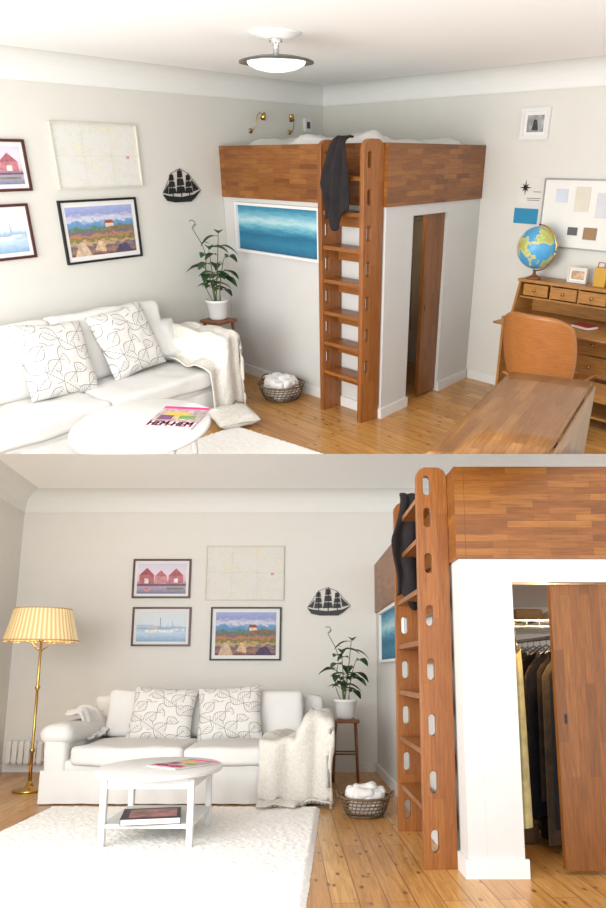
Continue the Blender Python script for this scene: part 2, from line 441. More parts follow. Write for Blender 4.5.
# ladder
def ladder(M,Wd,dep,Ht,zs,slots,label):
    root=thing('ladder',label,'ladder',M)
    def stile(x):
        cu=bpy.data.curves.new('c','CURVE');cu.dimensions='2D';cu.fill_mode='BOTH';cu.extrude=.018;cu.bevel_depth=.003
        def spl(pts):
            s=cu.splines.new('POLY');s.points.add(len(pts)-1)
            for p,q in zip(s.points,pts): p.co=(q[0],q[1],0,1)
            s.use_cyclic_u=True
        r=dep*.34
        pts=[(-.001,0),(-.001,Ht-r)]+[(-r-.001+r*math.cos(a),Ht-r+r*math.sin(a)) for a in [math.pi/2*k/8 for k in range(1,9)]]
        pts+=[(-dep+r+r*math.cos(a),Ht-r+r*math.sin(a)) for a in [math.pi/2+math.pi/2*k/8 for k in range(0,9)]]+[(-dep,0)]
        spl(pts)
        cy=-dep+.055
        for z in slots:
            w=.023;h=.034
            o=[(cy+w*math.cos(a),z+h+w*math.sin(a)) for a in [math.pi*k/8 for k in range(9)]]+[(cy+w*math.cos(a),z-h+w*math.sin(a)) for a in [math.pi+math.pi*k/8 for k in range(9)]]
            spl(o)
        ob=bpy.data.objects.new('c',cu);COL.objects.link(ob);bpy.context.view_layer.update()
        dg=bpy.context.evaluated_depsgraph_get();me=bpy.data.meshes.new_from_object(ob.evaluated_get(dg));bpy.data.objects.remove(ob)
        mb=MB()
        R=Matrix(((0,0,1,x),(1,0,0,0),(0,1,0,0),(0,0,0,1)))
        mb.add([v.co.copy() for v in me.vertices],[tuple(p.vertices) for p in me.polygons],M=R)
        return part('stile',root,mb,OAKV)
    stile(.018);stile(Wd-.018)
    for z in zs:
        mb=MB().box((Wd/2,-dep/2-.002,z),(Wd-.078,dep-.03,.028));part('tread',root,mb,OAKT)
        mb=MB().box((Wd/2,-.016,z-.06),(Wd-.078,.02,.088));part('riser_board',root,mb,OAKT)
    return root
ladder(LFp(.525,.0165,0),.505,.2,2.07,[.34,.585,.83,1.08,1.33,1.58,1.82],[.46,.71,.955,1.205,1.455,1.70,1.94],'oak ladder with deep treads and slotted uprights against the loft')
ladder(SBp(1.02,.0175,0),.87,.165,2.06,[.27,.55,.83,1.11,1.39,1.67,1.90],[.13,.41,.69,.97,1.25,1.53,1.78,1.96],'oak ladder with slotted uprights seen from its edge')
# garment on ladder
def drape(M,w,h,label):
    def fn(u,v):
        hem=1-.30*abs(u-.35)-.06*math.sin(u*9)
        ww=w*(.55+.55*min(1,v*2.2)) if v<.5 else w*(1.1-.25*(v-.5))
        x=(u-.5)*ww+.012*math.sin(v*9);z=-h*v*hem
        y=-.02-.014*math.sin(u*14+v*3)-.02*v+.016*noise.noise(Vector((u*4,v*6,3)))
        if v<.08: y+=(.08-v)*1.2;z+=.02*math.sin(v/.08*math.pi)
        return (x,y,z)
    mb=MB().sheet(fn,36,34,thick=.014)
    solo('cardigan',label,'clothes',M,mb,[BLKC])
drape(LFp(.255,.235,2.08),.25,.60,'black knitted cardigan hanging over the ladder top')
drape(SBp(.80,.100,2.08)@T(0,0,0,90),.23,.74,'black knitted cardigan hanging over the ladder top')
# ------------------------------------------------------------ pictures
def picture(name,label,M,w,h,fw,fmat,mw,art,decals=(),cat='picture',fd=.022):
    root=thing(name,label,cat,M)
    mb=MB()
    for sx in(-1,1): mb.box((sx*(w/2-fw/2),-fd/2-.002,0),(fw,fd,h))
    for sz in(-1,1): mb.box((0,-fd/2-.002,sz*(h/2-fw/2)),(w-2*fw,fd,fw))
    part('frame',root,mb,fmat)
    part('mount_board',root,MB().box((0,-.006,0),(w-2*fw,.008,h-2*fw)),MATB)
    iw,ih=w-2*fw-2*mw,h-2*fw-2*mw
    mb=MB();y=-.0115
    mb.add([(-iw/2,y,-ih/2),(iw/2,y,-ih/2),(iw/2,y,ih/2),(-iw/2,y,ih/2)],[(0,1,2,3)],0,uvs=[[(0,0),(1,0),(1,1),(0,1)]])
    ms=[art]
    for k,(rgb,poly) in enumerate(decals):
        m=mat('pigment_%d_%d_%d'%rgb,rgb,.8,var=.25,vs=40)
        if m not in ms: ms.append(m)
        vs=[((a-.5)*iw,y-.0004*(k+1),(b-.5)*ih) for a,b in poly]
        mb.add(vs,[tuple(range(len(vs)))],ms.index(m),uvs=[poly])
    part('print',root,mb,ms)
    return root
R4=lambda x0,y0,x1,y1:[(x0,y0),(x1,y0),(x1,y1),(x0,y1)]
D1=[((176,110,116),R4(.04,.3,.34,.62)),((160,90,96),[(.04,.62),(.34,.62),(.19,.86)]),((200,140,144),R4(.36,.32,.6,.58)),((184,116,124),[(.36,.58),(.6,.58),(.48,.78)]),((186,122,132),R4(.64,.33,.94,.6)),((168,100,110),[(.64,.6),(.94,.6),(.79,.84)]),((226,220,216),R4(.15,.34,.23,.5)),((226,220,216),R4(.75,.36,.83,.5)),((110,90,110),R4(.0,.26,1,.31)),((196,150,160),[(.1,.24),(.3,.22),(.26,.05),(.16,.08)]),((120,130,110),R4(.6,.14,.95,.2))]
D2=[((222,226,230),[(.2,.3),(.7,.3),(.8,.4),(.12,.4)]),((130,146,166),R4(.47,.4,.485,.8)),((160,176,192),[(.12,.4),(.8,.4),(.79,.43),(.13,.43)]),((206,190,180),R4(.3,.43,.42,.52)),((150,166,186),R4(.72,.42,.73,.7)),((206,212,220),[(.72,.36),(.96,.36),(.98,.43),(.7,.43)]),((170,190,206),R4(.0,.52,.3,.56))]
D4=[((214,196,180),R4(.56,.56,.68,.64)),((150,80,60),[(.54,.64),(.7,.64),(.66,.71),(.57,.71)]),((200,176,150),[(.05,.0),(.3,.0),(.22,.26),(.14,.3)]),((80,70,96),[(.66,.0),(.95,.0),(.85,.2),(.74,.18)]),((130,110,80),[(.4,.46),(.95,.52),(.98,.58),(.6,.57)]),((206,176,140),[(.35,.1),(.52,.05),(.50,.26),(.42,.3)])]
D3=[((178,178,176),R4(.0,.5,1,.503)),((178,178,176),R4(.33,0,.332,1)),((178,178,176),R4(.66,0,.662,1)),((196,150,156),R4(.84,.45,.88,.5))]
def picset(F,boxes):
    b=boxes
    c=lambda x0,x1,z0,z1:(F((x0+x1)/2,.001,(z0+z1)/2),x1-x0,z1-z0)
    M,w,h=c(*b[0]);picture('framed_picture','watercolour of red boathouses in a dark red wooden frame',M,w,h,.018,DRED,.028,BOATH,D1)
    M,w,h=c(*b[1]);picture('framed_picture','pale blue watercolour of moored boats in dark frame',M,w,h,.018,DRED,.028,BOATS,D2)
    M,w,h=c(*b[2]);picture('framed_map','cream coloured sea chart in a thin pale frame',M,w,h,.012,PALEF,.0,MAPM,D3,'map')
    M,w,h=c(*b[3]);picture('framed_picture','coastal landscape painting with rocks in a black frame',M,w,h,.016,BLACK,.035,LAND,D4)
    M,w,h=c(*b[4]);ship(M,w,h)
def ship(M,w,h):
    root=thing('wall_ship','black metal silhouette of a three-masted sailing ship','wall decoration',M)
    X=lambda a:(a-.5)*w
    Z=lambda b:(b-.5)*h
    RX=Matrix.Rotation(math.radians(90),4,'X')
    def pol(mb,p,th=.006): mb.prism([(X(a),Z(b)) for a,b in p],0.004,.004+th,M=RX);return mb
    mb=MB();pol(mb,[(0,.27),(.10,.08),(.3,.02),(.74,.02),(.86,.13),(1.04,.36),(.84,.23),(.5,.17),(.15,.22)],.012);part('hull',root,mb,BLACK)
    for x,t in ((.27,.88),(.5,1),(.72,.86)): 
        part('mast',root,MB().tube([(X(x),-.008,Z(.15)),(X(x),-.008,Z(t))],.004,6),BLACK)
    for x,t,q in ((.27,.88,.09),(.5,1,.105),(.72,.86,.09)):
        for k in range(3):
            st_=(t-.3)/3.;z0=.27+k*st_;z1=z0+st_*.9;ww=q*(1.2-.25*k)
            part('sail',root,pol(MB(),[(x-ww,z0),(x+ww*.9,z0+.02),(x+ww*.65,z1),(x-ww*.8,z1)]),BLACK)
    part('jib',root,pol(MB(),[(.84,.32),(1.0,.38),(.80,.66)]),BLACK)
    part('jib',root,pol(MB(),[(.02,.32),(.14,.28),(.17,.56)]),BLACK)
    for a,b in (((1.04,.36),(.72,.86)),((0,.3),(.27,.88)),((.27,.88),(.5,1)),((.5,1),(.72,.86))): part('rigging',root,MB().tube([(X(a[0]),-.008,Z(a[1])),(X(b[0]),-.008,Z(b[1]))],.002,5),BLACK)
picset(LWp,[(-2.56,-1.98,1.74,2.07),(-2.58,-2.045,1.29,1.66),(-1.755,-.955,1.74,2.19),(-1.79,-1.05,1.205,1.665),(-.74,-.31,1.60,1.87)])
def WBp(x,d,z): return RB@T(x,YW-d,z,0)
picset(WBp,[(-2.11,-1.52,1.68,2.08),(-2.09,-1.50,1.20,1.59),(-1.37,-.57,1.66,2.22),(-1.30,-.59,1.06,1.59),(-.33,.09,1.50,1.79)])
picture('sea_painting','wide turquoise blue sea painting in white frame',LFp(1.335,.001,1.385),1.2,.42,.022,WHITE,0,SEA,cat='painting',fd=.035)
picture('sea_painting','wide turquoise blue sea painting in white frame',SBp(2.40,.001,1.265),1.3,.46,.022,WHITE,0,SEA,cat='painting',fd=.035)
picture('small_framed_photo','small photograph in a wide white frame on the wall',BWp(-.50,.001,2.20),.27,.23,.03,WHITE,.025,mat('grey_photo',(150,150,150),.6,var=.5,vs=20),[((60,60,64),[(.3,.1),(.7,.1),(.6,.7),(.4,.75)])],'picture')
# ------------------------------------------------------------ sofa
def sofa(M,W,D,hs,ha,hb,label,nc=2):
    root=thing('sofa',label,'sofa',M);aw=.24
    def sk(u,v):
        P_=2*(W-.06)+2*(D-.04);s_=u*P_;hx=W/2-.03;y0=.015;y1=D-.025
        wv=.008*math.sin(s_*34)*v+.006*math.sin(s_*13+1)*v
        if s_<W-.06: x=-hx+s_;y=y0-wv
        elif s_<W-.06+(D-.04): x=hx+wv;y=y0+(s_-(W-.06))
        elif s_<2*(W-.06)+(D-.04): x=hx-(s_-(W-.06)-(D-.04));y=y1
        else: x=-hx-wv;y=y1-(s_-2*(W-.06)-(D-.04))
        return (x,y,.24-.232*v)
    part('slipcover_skirt',root,MB().sheet(sk,260,4),SOFA)
    mb=MB().rbox((0,D/2,hs*.36+.03),(W/2-.055,D/2-.045,hs*.34),.03,20,.010,6);part('base',root,mb,SOFA)
    mb=MB().rbox((0,D-.1,hb*.48+.008),(W/2-.06,.08,hb*.48),.05,20,.010,4);part('back_frame',root,mb,SOFA)
    iw=W-2*aw+.02;cw=iw/nc
    for k in range(nc):
        x=-iw/2+cw*(k+.5)
        mb=MB().rbox((x,D*.42,hs*.84),(cw/2-.002,D*.42-.01,hs*.17),.04,24,.012,5,puff=.012,seed=k);part('seat_cushion',root,mb,SOFA)
        Mx=Matrix.Translation((x,D-.31,hs+(hb-hs)*.52))@Matrix.Rotation(math.radians(-12),4,'X')
        mb=MB().rbox((0,0,0),(cw/2-.002,.09,(hb-hs)*.54),.05,24,.016,4,M=Mx,seed=k+3);part('back_cushion',root,mb,SOFA)
    for sx in(-1,1):
        x=sx*(W/2-aw/2)
        mb=MB().rbox((x,D/2,ha*.42+.014),(aw/2-.035,D/2-.02,ha*.41),.04,20,.010,6)
        mb.rbox((x+sx*.005,D/2-.005,ha-.08),(aw/2+.005,D/2-.005,.08),.078,22,.009,5)
        part('arm',root,mb,SOFA)
    return root
SAc=-2.26
sofa(LWp(SAc,.99,0),2.5,.95,.40,.62,.88,'white slipcovered three-seat sofa with rolled arms along the wall')
SB=RB@T(-1.165,5.79,0,0)
sofa(SB,2.15,1.2,.40,.57,.77,'white slipcovered sofa with rolled arms in front of the wall')
def pillow(M,w,h,t,m,label,tilt=-18,roll=0):
    mb=MB();n=26
    def side(sg):
        def fn(u,v):
            a=2*u-1;b=2*v-1
            e=((1-a**4)*(1-b**4));e=max(e,0)**.55
            kx=1-.06*(1-abs(b))*abs(a);kz=1-.06*(1-abs(a))*abs(b)
            return (a*w/2*kx,sg*t/2*e+.008*noise.noise(Vector((a*3,b*3,sg+w*9))),b*h/2*kz)
        return fn
    mb.sheet(side(-1),n,n)
    mb.sheet(side(1),n,n)
    Mx=M@Matrix.Rotation(math.radians(tilt),4,'X')@Matrix.Rotation(math.radians(roll),4,'Y')
    solo('cushion',label,'cushion',Mx,mb,[m])
cl='square white cushion with grey leaf line print on the sofa'
pillow(LWp(-2.36,.52,.65),.56,.54,.17,CUSH,cl,-22,6)
pillow(LWp(-1.70,.50,.665),.54,.52,.17,CUSH,cl,-22,-6)
pillow(RB@T(-1.50,6.50,.60),.54,.46,.17,CUSH,cl,-20,3)
pillow(RB@T(-.93,6.50,.61),.54,.46,.17,CUSH,cl,-20,-4)
pillow(LWp(-1.32,.42,.60),.40,.36,.15,SOFA,'plain white cushion next to the sofa arm',-26,10)
pf=P0+d1*(-1.05)+d2*.90
pillow(RA@T(pf.x,pf.y,.08,30),.36,.32,.12,KNIT,'cream knitted cushion lying on the floor by the sofa arm',-84,0)
def throw(M,xa,xb,xarm,hs,ha,yb,drop,label,m=KNIT,fringe=True):
    L=yb+drop
    def fn(u,v):
        x=xa+(xb-xa)*u
        k=max(0,min(1,(x-xarm)/.10)) if xb>0 else max(0,min(1,(xarm-x)/.10))
        k=k*k*(3-2*k);top=hs+.04+(ha-hs+.005)*k
        b=v*L
        top+=.014*math.sin(x*30+v*5)+.012*math.sin(v*26+x*9)
        if b<yb: y=yb-b;z=top+.012
        else:
            r=b-yb;y=-.045-.018*math.sin(x*30)-.02*r;z=top-r
            if z<.03: y-=(.03-z)*.8;z=.03+.010*math.sin(x*30+y*25)+.012
        over=max(0,abs(x)-(abs(SW)-.005))
        if over>0: z-=over*2.2;
        x2=x if over<=0 else math.copysign(SW+.025+over*.08,x)
        z=max(z,.02)
        n=noise.noise(Vector((x*5,v*6,1.7)))
        return (x2+.026*n,y+.014*n,z+.018*noise.noise(Vector((x*9,v*10,4))))
    mb=MB().sheet(fn,56,56,thick=.012)
    if fringe:
        for i in range(40):
            p=Vector(fn(i/39,1));mb.tube([p,p+Vector((.004*math.sin(i*3),-.03,-.004 if p.z<.06 else -.03))],.0035,5)
    solo('throw_blanket',label,'blanket',M,mb,[m])
SW=1.25
throw(LWp(SAc,.99,0),.90,1.31,1.015,.40,.62,.62,.56,'cream knitted throw draped over the sofa arm')
SW=1.075
throw(SB,.58,1.13,.84,.40,.57,.72,.68,'cream knitted throw draped over the sofa arm to the floor')
throw(SB@T(0,.45,0),-1.06,-.80,-.84,.40,.575,.42,.0,'white blanket folded over the sofa arm',SOFA,False)
# ------------------------------------------------------------ coffee table
def coffee(M,rx,ry,h,lx,ly,sh,label):
    root=thing('coffee_table',label,'table',M)
    part('table_top',root,MB().lathe([(0,h-.028),(.93,h-.028),(.985,h-.024),(1,h-.014),(.99,h-.004),(.97,h),(0,h)],64,sx=rx,sy=ry),WHITE)
    mb=MB().box((0,-ly,h-.058),(2*lx,.02,.055)).box((0,ly,h-.058),(2*lx,.02,.055)).box((-lx,0,h-.058),(.02,2*ly,.055)).box((lx,0,h-.058),(.02,2*ly,.055))
    part('apron',root,mb,WHITE)
    for sx in(-1,1):
        for sy in(-1,1):
            part('leg',root,MB().rbox((sx*lx,sy*ly,(h-.03)/2),(.018,.018,(h-.03)/2),.004,4),WHITE)
    part('shelf',root,MB().box((0,0,sh),(2*lx+.02,2*ly+.02,.022)),WHITE)
coffee(RA@T(-1.20,3.58,0),.41,.52,.53,.24,.3,.2,'white oval coffee table with lower shelf on the rug')
coffee(RB@T(-1.06,4.74,0),.36,.46,.41,.24,.27,.13,'white oval coffee table with lower shelf on shaggy rug')
def textmesh(txt,size):
    cu=bpy.data.curves.new('t','FONT');cu.body=txt;cu.size=size;cu.extrude=.0003
    ob=bpy.data.objects.new('t',cu);COL.objects.link(ob);bpy.context.view_layer.update()
    me=bpy.data.meshes.new_from_object(ob.evaluated_get(bpy.context.evaluated_depsgraph_get()));bpy.data.objects.remove(ob)
    return me
PINK=mat('magenta_ink',(232,40,136),.5,emit=0);MAGC=mat('magazine_cover',(180,160,160),.4,var=.45,vs=30);YEL=mat('yellow_ink',(216,180,80),.5)
def magazine(M,w,h,label,txt=True,cover=None,th=.008):
    root=thing('magazine',label,'magazine',M)
    part('pages',root,MB().box((0,0,th/2),(w-.004,h-.004,th-.001)),PAPER)
    mb=MB();mb.box((0,0,th),(w,h,.001),0)
    if txt:
        mb.box((-.02,.04,th+.0006),(w*.5,h*.26,.0006),2).box((w*.2,-.0,th+.0008),(w*.35,h*.16,.0006),3).box((-w*.25,-.01,th+.0007),(w*.3,h*.2,.0006),4)
        mb.box((0,-h*.34,th+.0007),(w*.99,h*.26,.0006),5)
        me=textmesh('HEM-HEM',w*.3)
        xs=[v.co.x for v in me.vertices];sx=w*.90/(max(xs)-min(xs))
        for dx in (0,.0015,.003,.0045):
            for dy in (0,.0015,.003): mb.add([Vector((-w*.47+(v.co.x-min(xs))*sx+dx,-h*.41+v.co.y*1.25+dy,v.co.z+th+.0025)) for v in me.vertices],[tuple(p.vertices) for p in me.polygons],1)
        mb.box((0,h*.44,th+.0008),(w,h*.1,.0006),1)
    part('cover',root,mb,[cover or MAGC,PINK,YEL,mat('green_ink',(120,150,90),.5),mat('violet_ink',(120,70,110),.5),mat('pale_pink_ink',(226,200,206),.5)])
magazine(RA@T(-1.00,3.68,.532,-8),.30,.40,'interior magazine with bold pink lettering on the cover')
magazine(RA@T(-.97,3.80,.5305,-40),.24,.30,'open white magazine lying under another magazine',False,PAPER,.0015)
magazine(RB@T(-.93,4.76,.412,-35),.25,.36,'interior magazine with pink lettering on the coffee table')
def bookobj(M,d,rgb,label,front=None):
    root=thing('book',label,'book',M);m=mat('book_%d_%d_%d'%rgb,rgb,.5)
    part('pages',root,MB().box((0,0,d[2]/2),(d[0]-.006,d[1]-.006,d[2]-.006)),PAPER)
    mb=MB().box((0,0,d[2]-.0015),(d[0],d[1],.003)).box((0,0,.0015),(d[0],d[1],.003)).box((-d[0]/2+.0015,0,d[2]/2),(.003,d[1],d[2]))
    ms=[m]
    if front: ms.append(front);mb.box((.01,.0,d[2]+.0004),(d[0]*.8,d[1]*.75,.0006),1)
    part('cover',root,mb,ms)
bookobj(RB@T(-1.06,4.58,.1425,12),(.32,.30,.035),(50,44,54),'dark book with orange cover picture on the table shelf',mat('orange_cover_print',(150,92,84),.4,var=.8,vs=16))
# ------------------------------------------------------------ rugs
def rug(M,w,d,label,cell=.012,amp=.03,base=.016):
    nu=int(w/cell);nv=int(d/cell)
    rnd=random.Random(3)
    def fn(u,v):
        x=u*w;y=v*d;e=min(1,min(u*w,(1-u)*w,v*d,(1-v)*d)/.03)
        hgt=base*e+amp*e*(.5+.5*noise.noise(Vector((x*40,y*40,0))))*(.7+.3*rnd.random())
        return (x+.006*(rnd.random()-.5),y+.006*(rnd.random()-.5),.002+hgt)
    mb=MB().sheet(fn,nu,nv)
    o=solo('shag_rug',label,'rug',M,mb,[RUG]);return o
rug(RB@T(-2.05,3.15,0),1.91,2.50,'thick white shaggy wool rug on pine floor',cell=.0095,amp=.015)
pr=P0+d1*(-1.06)+d2*.86
rug(RA@T(pr.x,pr.y,0,50)@T(-2.1,-2.3,0),2.1,2.3,'cream shaggy wool rug on pine floor',.015,.014)
# ------------------------------------------------------------ plants
def stool(M,w,h,label):
    root=thing('plant_stool',label,'stool',M)
    part('seat',root,MB().rbox((0,0,h-.015),(w/2,w/2,.015),.008,6),STOOLW)
    for sx in(-1,1):
        for sy in(-1,1): part('leg',root,MB().tube([(sx*(w/2-.015),sy*(w/2-.015),0),(sx*(w/2-.035),sy*(w/2-.035),h-.028)],[.011,.014],8),STOOLW)
    for sx in(-1,1): part('rail',root,MB().tube([(sx*(w/2-.022),-(w/2-.022),h*.35),(sx*(w/2-.022),(w/2-.022),h*.35)],.008,6),STOOLW)
    for sy in(-1,1): part('rail',root,MB().tube([(-(w/2-.022),sy*(w/2-.022),h*.45),((w/2-.022),sy*(w/2-.022),h*.45)],.008,6),STOOLW)
def plant(M,s,seed,label):
    root=thing('potted_plant',label,'plant',M);rnd=random.Random(seed)
    part('pot',root,MB().lathe([(0,0),(.075,0),(.082,.02),(.10,.15),(.108,.155),(.108,.175),(.097,.175),(.092,.14),(0,.138)],32),CERAM)
    part('soil',root,MB().lathe([(0,.139),(.085,.141),(.085,.148),(0,.152)],20),SOIL)
    st=MB();lv=MB()
    def leaf(p,d,L,w):
        d=d.normalized();sd=d.cross(Vector((0,0,1)))
        if sd.length<.1: sd=Vector((1,0,0))
        sd.normalize();up=sd.cross(d);vs=[];fs=[]
        n=7
        for i in range(n+1):
            t=i/n;ww=w*math.sin(math.pi*min(1,t*.93+.04))**.8*(1-.25*t);c=p+d*L*t-Vector((0,0,1))*L*.5*t*t
            vs+= [c-sd*ww+up*ww*.35,c,c+sd*ww+up*ww*.35]
        for i in range(n):
            for k in(0,1): fs.append((i*3+k,i*3+k+1,i*3+k+4,i*3+k+3))
        lv.add(vs,fs,0,True)
    for q in range(4):
        a=q*2.2+seed;r=.03;lean=.03+.07*(q/4.);Ht=(.56-.09*q)*s
        pts=[Vector((r*math.cos(a),r*math.sin(a),.14))]
        for i in range(1,8):
            t=i/7;pts.append(Vector((math.cos(a)*(r+lean*t*t)+.08*t*s*(1 if q==0 else 0),math.sin(a)*(r+lean*t*t),.14+Ht*t)))
        st.tube(pts,[.007*(1-.6*i/7) for i in range(8)],6)
        for i in range(2,8):
            for e in range(2 if i in(3,7) else 1):
                an=a+rnd.uniform(-2.2,2.2)+e*2.6;dd=Vector((math.cos(an),math.sin(an),rnd.uniform(-.1,.6)))
                pet=pts[i]+dd*.03;st.tube([pts[i],pet],.0025,4)
                leaf(pet,dd,rnd.uniform(.12,.17)*s,rnd.uniform(.042,.056)*s)
    pts=[Vector((-.03,0,.15))]
    for i in range(1,26):
        t=i/25;pts.append(Vector((-.03-.11*t*s-.035*math.sin(t*7),.0,.15+.62*s*t+.0)))
    for i in range(8):
        a=i/8*4.5;pts.append(pts[25]+Vector((.03*math.sin(a),0,.03*(1-math.cos(a)))))
    st.tube(pts,.0035,5)
    leaf(pts[12],Vector((-1,0,.3)),.09*s,.022*s);leaf(pts[20],Vector((1,0,.4)),.08*s,.02*s);leaf(pts[25],Vector((.6,0,.8)),.08*s,.018*s)
    part('stem',root,st,STEM);part('leaves',root,lv,GREEN)
pa=P0+d1*(-.43)+d2*1.84
stool(RA@T(pa.x,pa.y,0,54),.25,.62,'small brown wooden plant stool in the corner')
plant(RA@T(pa.x,pa.y,.622,10),1.03,2,'green climbing hoya plant in white ceramic pot')
stool(RB@T(.05,6.95,0,0),.25,.53,'small brown wooden plant stool beside the sofa')
plant(RB@T(.05,6.95,.532,0),1.0,2,'green climbing hoya plant in white ceramic pot')
# ------------------------------------------------------------ basket
def basket(M,r,h,label):
    root=thing('basket',label,'basket',M)
    mb=MB();n=26
    for k in range(6):
        z=.012+h*k/5;rr=r*(.72+.28*(k/5)**.7)
        mb.tube([(rr*math.cos(2*math.pi*i/n),rr*math.sin(2*math.pi*i/n),z) for i in range(n)],.0045 if k<5 else .009,6,closed=True)
    for i in range(32):
        a=2*math.pi*i/32;mb.tube([(r*(.72+.28*(k/5)**.7)*math.cos(a+.06*k),r*(.72+.28*(k/5)**.7)*math.sin(a+.06*k),.012+h*k/5) for k in range(6)],.0035,5)
    mb.lathe([(0,.004),(r*.72,.004),(r*.74,.014),(0,.014)],26)
    part('bowl',root,mb,WICK)
    for sx in(-1,1): part('handle',root,MB().tube([(sx*(r+.005+.02*math.sin(a)),.06*math.cos(a),h+.01+.035*math.sin(a)) for a in [math.pi*k/8 for k in range(9)]],.006,6),WICK)
    mb=MB();rnd=random.Random(5)
    mb.rbox((0,0,h*.62),(r*.62,r*.62,h*.45),.04,12,.02,9)
    for k in range(7):
        a=k*.9;mb.rbox((r*.42*math.cos(a),r*.42*math.sin(a),h+.022+.02*rnd.random()),(.07,.055,.035),.033,10,.018,12,seed=k)
    mb.rbox((0,0,h+.06),(.08,.06,.035),.034,10,.02,12,seed=9)
    solo('wool_yarn','heap of white knitted wool inside the basket','wool',M,mb,[BED])
pb=P0+d1*(-.29)+d2*1.06
basket(RA@T(pb.x,pb.y,0,-48),.21,.13,'brown wire basket holding white knitting wool on the floor')
basket(RB@T(.17,5.42,0,0),.17,.115,'brown wire basket holding white knitting wool on the floor')
# ------------------------------------------------------------ ceiling lamp (A)
root=thing('ceiling_lamp','round glass ceiling lamp with chrome stem, lit','lamp',RA@T(-.378,4.52,CA))
part('canopy',root,MB().lathe([(0,-.03),(.03,-.03),(.10,-.022),(.15,-.008),(.155,0),(0,0)],40),WHITE)
part('stem',root,MB().lathe([(0,-.13),(.045,-.13),(.045,-.115),(.018,-.11),(.018,-.05),(.04,-.045),(.04,-.025),(0,-.025)],24),CHROME)
part('glass_rim',root,MB().lathe([(.13,-.118),(.20,-.132),(.222,-.140),(.224,-.150),(.19,-.146),(.13,-.13)],48,cap=False),mat('grey_glass',(90,88,84),.25,.4))
part('lamp_shade',root,MB().lathe([(0,-.195),(.06,-.192),(.12,-.18),(.165,-.16),(.175,-.145),(.15,-.132),(0,-.128)],48),mat('opal_glass',(255,250,240),.4,var=0,emit=1.2))
# ------------------------------------------------------------ floor lamp (B)
root=thing('floor_lamp','brass floor lamp with pleated cream fabric shade, lit','lamp',RB@T(-2.53,6.40,0))
part('base',root,MB().lathe([(0,0),(.13,0),(.135,.012),(.12,.022),(.05,.03),(.03,.05),(.018,.08),(0,.08)],32),BRASS)
part('pole',root,MB().lathe([(0,.07),(.014,.07),(.012,.3),(.02,.31),(.02,.33),(.011,.34),(.011,.8),(.022,.82),(.012,.85),(.010,1.2),(.03,1.22),(0,1.24)],16),BRASS)
part('arm',root,MB().tube([(-.13,0,1.24),(-.05,0,1.16),(0,0,1.12),(.05,0,1.16),(.13,0,1.24)],.006,6),BRASS)
prof=[(.295,1.21),(.285,1.245),(.258,1.35),(.235,1.46),(.225,1.475)]
mb=MB().lathe(prof,96,cap=False)
for i,v in enumerate(mb.v):
    k=i%96;f=1+.012*(1 if k%2 else -1);mb.v[i]=Vector((v.x*f,v.y*f,v.z-(.012 if (i<96 and k%8<4) else 0)))
part('lamp_shade',root,mb,SHADE)
for rr,zz,tt in ((.297,1.21,.006),(.227,1.475,.005)):
    part('shade_trim',root,MB().tube([(rr*math.cos(a),rr*math.sin(a),zz) for a in [2*math.pi*k/48 for k in range(48)]],tt,6,closed=True),mat('shade_trim',(196,160,100),.7))
part('bulb',root,MB().lathe([(0,1.24),(.02,1.25),(.035,1.30),(.025,1.34),(0,1.36)],16),mat('bulb_glow',(255,220,160),.5,var=0,emit=6))
# radiator (B)
root=thing('radiator','low white ribbed radiator standing by the wall','radiator',RB@T(-2.98,YW-.09,0))
mb=MB()
for k in range(6): mb.rbox((-.2+k*.06,0,.19),(.026,.03,.11),.012,5)
mb.box((-.05,0,.25),(.32,.02,.03)).box((-.05,0,.12),(.32,.02,.03))
part('panel',root,mb,WHITE)
part('pipe',root,MB().tube([(.16,0,0),(.16,0,.12),(.10,0,.12)],.01,8),WHITE)
# ------------------------------------------------------------ wall reading lamps, box above loft (A)
def wlamp(M,fl):
    M=M@Matrix.Scale(.9,4)
    root=thing('reading_lamp','small brass gooseneck reading lamp above the bed','lamp',M)
    part('wall_plate',root,MB().lathe([(0,0),(.024,0),(.024,.012),(0,.014)],20,M=Matrix.Rotation(math.radians(90),4,'X')),BRASS)
    part('neck',root,MB().tube([(0,-.01,0),(0,-.05,.01),(.01*fl,-.08,.06),(.02*fl,-.09,.13),(.05*fl,-.10,.17),(.08*fl,-.11,.15)],.005,8),BRASS)
    part('lamp_shade',root,MB().lathe([(.012,.045),(.016,.035),(.032,-.02),(.030,-.02),(.0,.03)],20,M=T(.09*fl,-.115,.125)@Matrix.Rotation(math.radians(25*fl),4,'Y')),BRASS)
wlamp(LWp(.42,.002,2.18),1);wlamp(LWp(1.0,.002,2.18),-1)
root=thing('wall_socket_box','small white electrical box on the wall above the bed','electrical box',LWp(1.28,.001,2.25))
part('housing',root,MB().box((0,-.015,0),(.1,.03,.12)),WHITE);part('outlet',root,MB().box((0,-.032,.0),(.05,.005,.06)),mat('dark_plastic',(60,60,60)))
